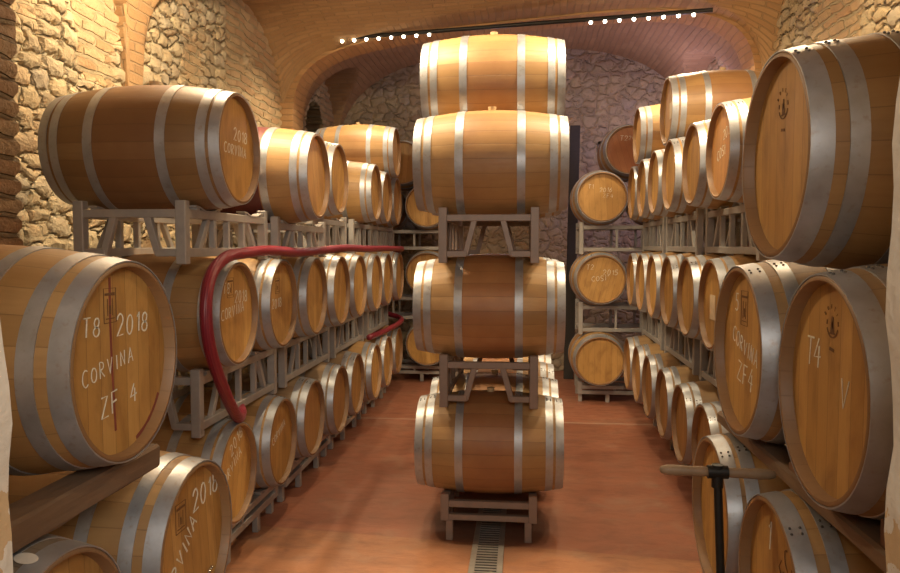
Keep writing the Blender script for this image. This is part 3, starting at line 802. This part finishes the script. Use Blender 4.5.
# staple on the beam
# ================================================================== OTHER THINGS
# hose
hp = [(-1.80, 4.50, Z(-1.0)), (-1.72, 4.34, Z(-1.02)), (-1.66, 4.13, Z(-1.0)), (-1.585, 3.78, Z(-.79)), (-1.575, 3.58, Z(-.53)), (-1.58, 3.545, Z(-.32)),
      (-1.585, 3.62, Z(-.155)), (-1.575, 3.78, Z(-.065)), (-1.56, 4.0, Z(-.042)), (-1.55, 4.4, Z(-.030)), (-1.54, 4.95, Z(-.045)), (-1.525, 5.5, Z(-.035)), (-1.51, 6.2, Z(-.02)), (-1.505, 7.0, Z(-.03)),
      (-1.505, 7.8, Z(-.03)), (-1.51, 8.6, Z(-.035)), (-1.53, 9.2, Z(-.04)), (-1.66, 9.62, Z(-.08)), (-1.95, 9.74, Z(-.25)), (-2.05, 9.76, Z(-.55)), (-1.9, 9.72, Z(-.85)), (-1.62, 9.58, Z(-.945)),
      (-1.55, 9.1, Z(-.965)), (-1.60, 8.4, Z(-.985)), (-1.68, 7.9, Z(-1.0))]
bm = bmesh.new(); sweep(bm, catmull(hp, 9), .032, 12)
tag(obj('hose', bm, HOSE, smooth='all'), 'thick crimson wine hose draped along the left racks and hanging down at the front', 'hose')
# T-handled rod
root = empty('t_handled_rod', (.665, 2.36, 0)); tag(root, 'T-shaped tool with wooden grips on a black iron rod by the lower right barrels', 'tool')
top = Vector((-.035, .085, 1.165))
def rod(bm): sweep(bm, [(0, 0, 0.0), tuple(top * .5), tuple(top)], .0135, 10)
bm = bmesh.new(); rod(bm); obj('rod', bm, IRON, root, smooth=True)
bm = bmesh.new(); sweep(bm, [top - Vector((.032, 0, 0)), top + Vector((.032, -.0, 0))], .022, 12); sweep(bm, [top - Vector((0, 0, .05)), top + Vector((0, 0, .024))], .019, 12)
tag(obj('socket', bm, IRON, root, smooth=True), 'black iron socket')
for s in (-1, 1):
    bm = bmesh.new()
    q = [(.02, .014), (.05, .017), (.09, .0165), (.13, .018), (.16, .017), (.178, .012), (.184, .004)]
    sweep(bm, [top + Vector((s * d, s * -.02 * d, -.012 * d * s)) for d, r in q], [r for d, r in q], 12)
    obj('grip', bm, GRIP, root, smooth='all')
# dark leaning board
bm = bmesh.new(); add_box(bm, (0, 0, 1.81), (.14, .06, 3.62), .006)
o = obj('dark_board', bm, DARKWOOD); o.location = (.64, 10.6, 0); o.rotation_euler = (-.06, .022, 0)
tag(o, 'tall narrow black board standing upright behind the right barrel heads, by the back wall', 'board')
# floor drain
root = empty('floor_drain', (-.215, 3.0, 0)); tag(root, 'narrow steel slotted drain running in the floor from under the central stack', 'drain')
bm = bmesh.new(); add_box(bm, (0, .65, .0035), (.20, 3.3, .003)); obj('channel', bm, DARK, root)  # flat sheet without depth; the shade between the slots is painted black
bm = bmesh.new()
for sx in (-1, 1): add_box(bm, (sx * .082, .65, .006), (.036, 3.3, .009), .002)
obj('frame', bm, GRATE, root)
bm = bmesh.new()
for k in range(86): add_box(bm, (0, -.97 + k * .038, .0055), (.13, .017, .006))
obj('grate', bm, GRATE, root)

# lamp bar across the arch
Y0, Y1 = 8.46, 7.70
pL, pR = Vector((-2.30, Y0, Z(2.365))), Vector((1.85, Y1, Z(2.335)))
root = empty('lamp_bar', tuple((pL + pR) / 2)); tag(root, 'thin dark lamp bar spanning the arch with two rows of small glowing bulbs', 'lamp')
c0 = (pL + pR) / 2
bm = bmesh.new(); sweep(bm, [pL - c0, pR - c0], .022, 10); obj('rod', bm, IRON, root, smooth=True)
BULB = mat_emit('glowing_bulb', (1, .92, .72), 14)
bulbs = []
def on_bar(x): return pL + (pR - pL) * ((x - pL.x) / (pR.x - pL.x))
bm = bmesh.new(); bmesh.ops.create_uvsphere(bm, u_segments=12, v_segments=8, radius=.019)
b0 = obj('bulb', bm, BULB, root, smooth='all')
xs = [-2.076 + k * .146 for k in range(8)] + [.674 + k * .1423 for k in range(8)]
for k, x in enumerate(xs):
    o = b0 if k == 0 else b0.copy()
    if k: link(o, root)
    o.location = on_bar(x) - c0 + Vector((0, -.01, -.036)); bulbs.append(on_bar(x))
bm = bmesh.new(); bmesh.ops.create_cone(bm, cap_ends=True, segments=10, radius1=.018, radius2=.012, depth=.022)
s0 = obj('bulb_holder', bm, IRON, root, smooth=True)
for k, x in enumerate(xs):
    o = s0 if k == 0 else s0.copy()
    if k: link(o, root)
    o.location = on_bar(x) - c0 + Vector((0, -.01, -.014))

# ================================================================== SETTING
def grid_wall(name, mat, f, nu, nv, hole=None, depth=.4, kind='structure', nrm=None):
    """f(i/nu, j/nv) -> point; hole(p) True removes a cell and digs a recess along -nrm"""
    bm = bmesh.new()
    V = {}
    def v(i, j, d=0):
        k = (i, j, d)
        if k not in V:
            p = Vector(f(i / nu, j / nv))
            if d: p = p - nrm * depth
            V[k] = bm.verts.new(p)
        return V[k]
    ins = {}
    for i in range(nu):
        for j in range(nv):
            ins[i, j] = bool(hole and hole(Vector(f((i + .5) / nu, (j + .5) / nv))))
    for i in range(nu):
        for j in range(nv):
            d = 1 if ins[i, j] else 0
            bm.faces.new((v(i, j, d), v(i + 1, j, d), v(i + 1, j + 1, d), v(i, j + 1, d)))
            if d:
                for di, dj, a, b in ((-1, 0, (i, j), (i, j + 1)), (1, 0, (i + 1, j + 1), (i + 1, j)), (0, -1, (i + 1, j), (i, j)), (0, 1, (i, j + 1), (i + 1, j + 1))):
                    if not ins.get((i + di, j + dj), False):
                        bm.faces.new((v(*a, 0), v(*b, 0), v(*b, 1), v(*a, 1)))
    o = obj(name, bm, mat, smooth='all', recalc=False)
    # orient towards the given normal
    me = o.data
    if nrm is not None and len(me.polygons):
        avg = sum((p.normal.dot(nrm) * p.area for p in me.polygons))
        if avg < 0: me.flip_normals()
    return tag(o, kind=kind)
X0 = -.22; HW = 2.64
RUBL = mat_rubble('rubble_wall', 'x', .75)
RUBB = mat_rubble('rubble_wall_back', 'y', 0.0, (.78, .76, .78), .04, True)
def niche(p):
    u = p.y - 10.1; z = p.z - Z(1.45)
    return abs(u) < .42 and ((-.35 < z < .1) or (z >= .1 and (u / .42) ** 2 + ((z - .1) / .42) ** 2 < 1))
YBK = 11.3
TOPZ = 4.95
grid_wall('wall_left', RUBL, lambda a, b: (X0 - HW - .035, .9 + (YBK - .9) * a, TOPZ * b), 360, 170, niche, .5, nrm=Vector((1, 0, 0)))
grid_wall('wall_right', RUBL, lambda a, b: (X0 + HW + .035, .9 + (YBK - .9) * a, TOPZ * b), 300, 140, nrm=Vector((-1, 0, 0)))
grid_wall('wall_back', RUBB, lambda a, b: (X0 - HW - .1 + (2 * HW + .2) * a, YBK, TOPZ * b), 200, 170, lambda p: abs(p.x - 1.18) < .09 and abs(p.z - Z(1.45)) < .09, .3, nrm=Vector((0, -1, 0)))
# pier projecting from the left wall near the doorway
bm = bmesh.new()
tag(grid_wall('wall_left', mat_rubble('rubble_pier_shaded', 'y', .8, (.5, .42, .37)), lambda a, b: (X0 - HW - .05 + .62 * min(1, a / .45) if a < .45 else X0 - HW - .05 + .62, 2.55 if a < .45 else 2.55 + .62 * (a - .45) / .55, TOPZ * b), 60, 170, nrm=Vector((.7, -.7, 0))), kind='structure')  # reddish stone; tint also darkened to put the pier's shade into the colour
# floor
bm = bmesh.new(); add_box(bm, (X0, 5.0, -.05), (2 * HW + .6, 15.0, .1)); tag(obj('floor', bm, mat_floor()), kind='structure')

# vaults
def sup(t, a, e): 
    t = min(1.0, abs(t) / a)
    return max(0.0, 1 - t ** e) ** (1 / e)
VAULT = mat_vault(); 
def vault(name, y0, y1, zfun, luns, nx, ny, mat, skew=0, far=True):
    """zfun(x): main barrel; luns: list of (yc, half, base, rise, exp)"""
    bm = bmesh.new(); uvl = bm.loops.layers.uv.new('UVMap')
    X = []
    # denser near the springing so the steep haunches stay smooth
    for i in range(nx + 1):
        s = -1 + 2 * i / nx; X.append(X0 + (HW + .09) * math.copysign(1 - (1 - abs(s)) ** 1.6, s))
    Yv = [y0 + (y1 - y0) * j / ny for j in range(ny + 1)]
    AX = [0.0]
    for a, b in zip(X, X[1:]): AX.append(AX[-1] + math.hypot(b - a, zfun(b) - zfun(a)))
    def lun(y, x=None):
        best, idx = -9, -1
        d = 0 if x is None else max(0.0, HW - abs(x - X0))
        for k, (yc, hf, ba, ri, ex) in enumerate(luns):
            if far and k == len(luns) - 1 and y > yc: hf = hf + .95 * min(d, .55)
            if abs(y - yc) < hf:
                z = ba + ri * sup(y - yc, hf, ex)
                if z > best: best, idx = z, k
        return best, idx
    LZ = [lun(y) for y in Yv]
    AY = [0.0]
    for j in range(1, len(Yv)):
        d = LZ[j][0] - LZ[j - 1][0]
        AY.append(AY[-1] + math.hypot(Yv[j] - Yv[j - 1], d if abs(d) < 1.5 else 0))
    V = [[bm.verts.new((x, y + skew * (x - X0) * ((y - y0) / (y1 - y0) if far else (y1 - y) / (y1 - y0)), max(zfun(x), lun(y, x)[0]))) for j, y in enumerate(Yv)] for x in X]
    for i in range(nx):
        for j in range(ny):
            f = bm.faces.new((V[i][j], V[i][j + 1], V[i + 1][j + 1], V[i + 1][j])); f.smooth = True
            xm = (X[i] + X[i + 1]) / 2; ym = (Yv[j] + Yv[j + 1]) / 2
            main = zfun(xm) >= lun(ym, xm)[0]
            for lp, (a, b) in zip(f.loops, ((i, j), (i, j + 1), (i + 1, j + 1), (i + 1, j))):
                lp[uvl].uv = (Yv[b], AX[a]) if main else (X[a], AY[b])
    o = obj(name, bm, mat, recalc=False)
    avg = sum(p.normal.z * p.area for p in o.data.polygons)
    if avg > 0: o.data.flip_normals()
    try: o.data.set_sharp_from_angle(angle=math.radians(35))
    except Exception: pass
    return tag(o, kind='structure')
BASE = Z(1.15)
YA0, YA1 = 8.25, 8.67; SK = -.165; TILT = .03
zfront = lambda x: Z(1.20) + 1.25 * sup(x - X0, 2.62, 4.1) - max(0, abs(x - X0) - 2.4) * .25 + TILT * (x - X0)
vault('ceiling', .9, YA0 + .02, zfront, [(3.30, 1.60, BASE, 1.38, 2.6), (6.70, 1.58, BASE, 1.38, 2.7)], 110, 260, VAULT, SK)
zrear = lambda x: Z(1.30) + 1.62 * sup(x - X0, HW, 2.7) + TILT * (x - X0)
vault('ceiling', YA1 - .02, YBK + .02, zrear, [(10.12, 1.12, Z(1.3), 1.15, 2.0)], 90, 90, mat_vault('vault_brick_rear', (.95, .92, .92)), SK, False)
# transverse arch with its piers
bm = bmesh.new(); uvl = bm.loops.layers.uv.new('UVMap')
AW = 2.53; AB = Z(1.30); AR = 1.13; AE = 4.2
prof = [(-AW, z) for z in (0, .6, 1.2, 1.8, 2.4)] + [(-AW * math.cos(t) if False else 0, 0) for t in ()]
prof = [(-AW, z) for z in (0.0, .7, 1.4, 2.1, 2.7)]
NA = 90
for k in range(NA + 1):
    t = PI - PI * k / NA
    c, s = math.cos(t), math.sin(t)
    prof.append((AW * math.copysign(abs(c) ** (2 / AE), c), AB + AR * abs(s) ** (2 / AE)))
prof += [(AW, z) for z in (2.7, 2.1, 1.4, .7, 0.0)]
ln = [0.0]
for (a, b), (c, d) in zip(prof, prof[1:]): ln.append(ln[-1] + math.hypot(c - a, d - b))
def outer(p):
    x, z = p
    if z <= AB + 1e-4: return (math.copysign(HW + .12, x), z)
    return (x * 1.12, AB + (z - AB) * 1.0 + .62)
rows = []
NY = 6
sk = lambda x: SK * x
for (x, z) in prof: rows.append([bm.verts.new((x + X0, YA0 + (YA1 - YA0) * k / NY + sk(x), z + TILT * x * min(1, z))) for k in range(NY + 1)])
fr = [bm.verts.new((X0 + outer(p)[0], YA0 + sk(p[0]), outer(p)[1])) for p in prof]; bk = [bm.verts.new((X0 + outer(p)[0], YA1 + sk(p[0]), outer(p)[1])) for p in prof]
for i in range(len(prof) - 1):
    for k in range(NY):
        f = bm.faces.new((rows[i][k], rows[i][k + 1], rows[i + 1][k + 1], rows[i + 1][k]))
        for lp, (u, v) in zip(f.loops, ((k, i), (k + 1, i), (k + 1, i + 1), (k, i + 1))): lp[uvl].uv = (YA0 + (YA1 - YA0) * u / NY, ln[v])
    for ring, kk in ((fr, 0), (bk, NY)):
        f = bm.faces.new((rows[i][kk], rows[i + 1][kk], ring[i + 1], ring[i]))
        for lp in f.loops: lp[uvl].uv = (lp.vert.co.x if abs(lp.vert.co.x) < 2 else lp.vert.co.z, lp.vert.co.z)
o = obj('trim_1', bm, mat_vault('arch_brick', (1.15, 1.08, 1.0)), recalc=True, smooth='all')
try: o.data.set_sharp_from_angle(angle=math.radians(35))
except Exception: pass
tag(o, kind='structure')

# doorway the picture is taken through
PLA = mat_plaster()
def jamb(name, x0, x1, edge):
    y0, y1, z1 = .86, 1.08, 3.6
    bm = bmesh.new()
    nz = 60
    # wavy inner edge
    ring = []
    for j in range(nz + 1):
        z = z1 * j / nz
        e = edge + .006 * math.sin(z * 9) + .005 * math.sin(z * 23 + 1) + random.uniform(-.0025, .0025)
        o_ = x0 if edge == x1 else x1
        ring.append([bm.verts.new(p) for p in ((e, y0 + .012, z), (e + (.012 if o_ > e else -.012), y0, z), (o_, y0, z), (o_, y1, z), (e, y1, z))])
    for a, b in zip(ring, ring[1:]):
        for k in range(5): bm.faces.new((a[k], a[(k + 1) % 5], b[(k + 1) % 5], b[k]))
    bm.faces.new(ring[0]); bm.faces.new(ring[-1][::-1])
    tag(obj(name, bm, PLA, smooth=True), kind='structure')
jamb('wall_front', -3.0, -.812, -.812)
jamb('wall_front', .508, 3.0, .508)
bm = bmesh.new(); add_box(bm, (0, .97, 4.2), (6.0, .22, 1.3)); tag(obj('wall_front', bm, PLA), kind='structure')

# ================================================================== LIGHT
def light(kind, name, loc, energy, col, size=.1, rot=None, **kw):
    d = bpy.data.lights.new(name, kind); d.energy = energy; d.color = col
    if kind == 'AREA':
        d.shape = 'RECTANGLE'; d.size = size[0]; d.size_y = size[1]
    else: d.shadow_soft_size = size
    for k, v in kw.items(): setattr(d, k, v)
    o = link(bpy.data.objects.new(name, d)); o.location = loc
    if rot: o.rotation_euler = rot
    return o
WARM = (1, .81, .53)
# first lamp bar, overhead across the front bay (out of the picture)
for x, e in ((-2.0, 150), (1.6, 75)):
    light('POINT', 'front_bar_lamp', (x, 4.6, Z(2.15)), e, WARM, .05)
for x in (-1.6, -.9, .5, 1.2):
    light('SPOT', 'front_bar_spot', (x, 4.62, Z(2.26)), 150, WARM, .05, (math.radians(20), 0, 0), spot_size=math.radians(112), spot_blend=.75)
# the visible bar
for x in (-1.9, -1.2, .8, 1.6):
    p = on_bar(x)
    light('SPOT', 'arch_bar_lamp', (x, p.y - .04, p.z - .06), 100, (1, .80, .52), .04, (math.radians(-14), 0, 0), spot_size=math.radians(135), spot_blend=.6)
# rear bay, cool violet lamps low behind the rows
light('POINT', 'rear_lamp', (1.95, 9.75, Z(1.4)), 42, (.76, .62, 1.0), .1)
light('POINT', 'rear_lamp', (-.4, 10.3, Z(1.9)), 9, (.88, .76, 1.0), .1)
# unseen fill light added behind the camera, in the room outside the doorway
light('AREA', 'doorway_fill', (.40, -.7, 2.75), 66, (1, .93, .83), (1.6, 1.0), (math.radians(68), 0, 0))
w = bpy.data.worlds.new('world'); S.world = w; w.use_nodes = True
w.node_tree.nodes['Background'].inputs[0].default_value = (1, .75, .5, 1); w.node_tree.nodes['Background'].inputs[1].default_value = .11

# ================================================================== CAMERA
cam = bpy.data.cameras.new('camera'); co = link(bpy.data.objects.new('camera', cam))
F = 740.0
cam.sensor_width = 36; cam.lens = 36 * F / 900; cam.clip_start = .05
co.location = (0, 0, EYE)
yaw = math.atan(74 / F); pitch = math.atan(41 / F * math.cos(yaw))
co.rotation_euler = (PI / 2 - pitch, 0, yaw)
S.camera = co
S.view_settings.view_transform = 'Standard'; S.view_settings.look = 'None'
S.view_settings.exposure = 0.15; S.view_settings.gamma = 1; S.view_settings.use_curve_mapping = False
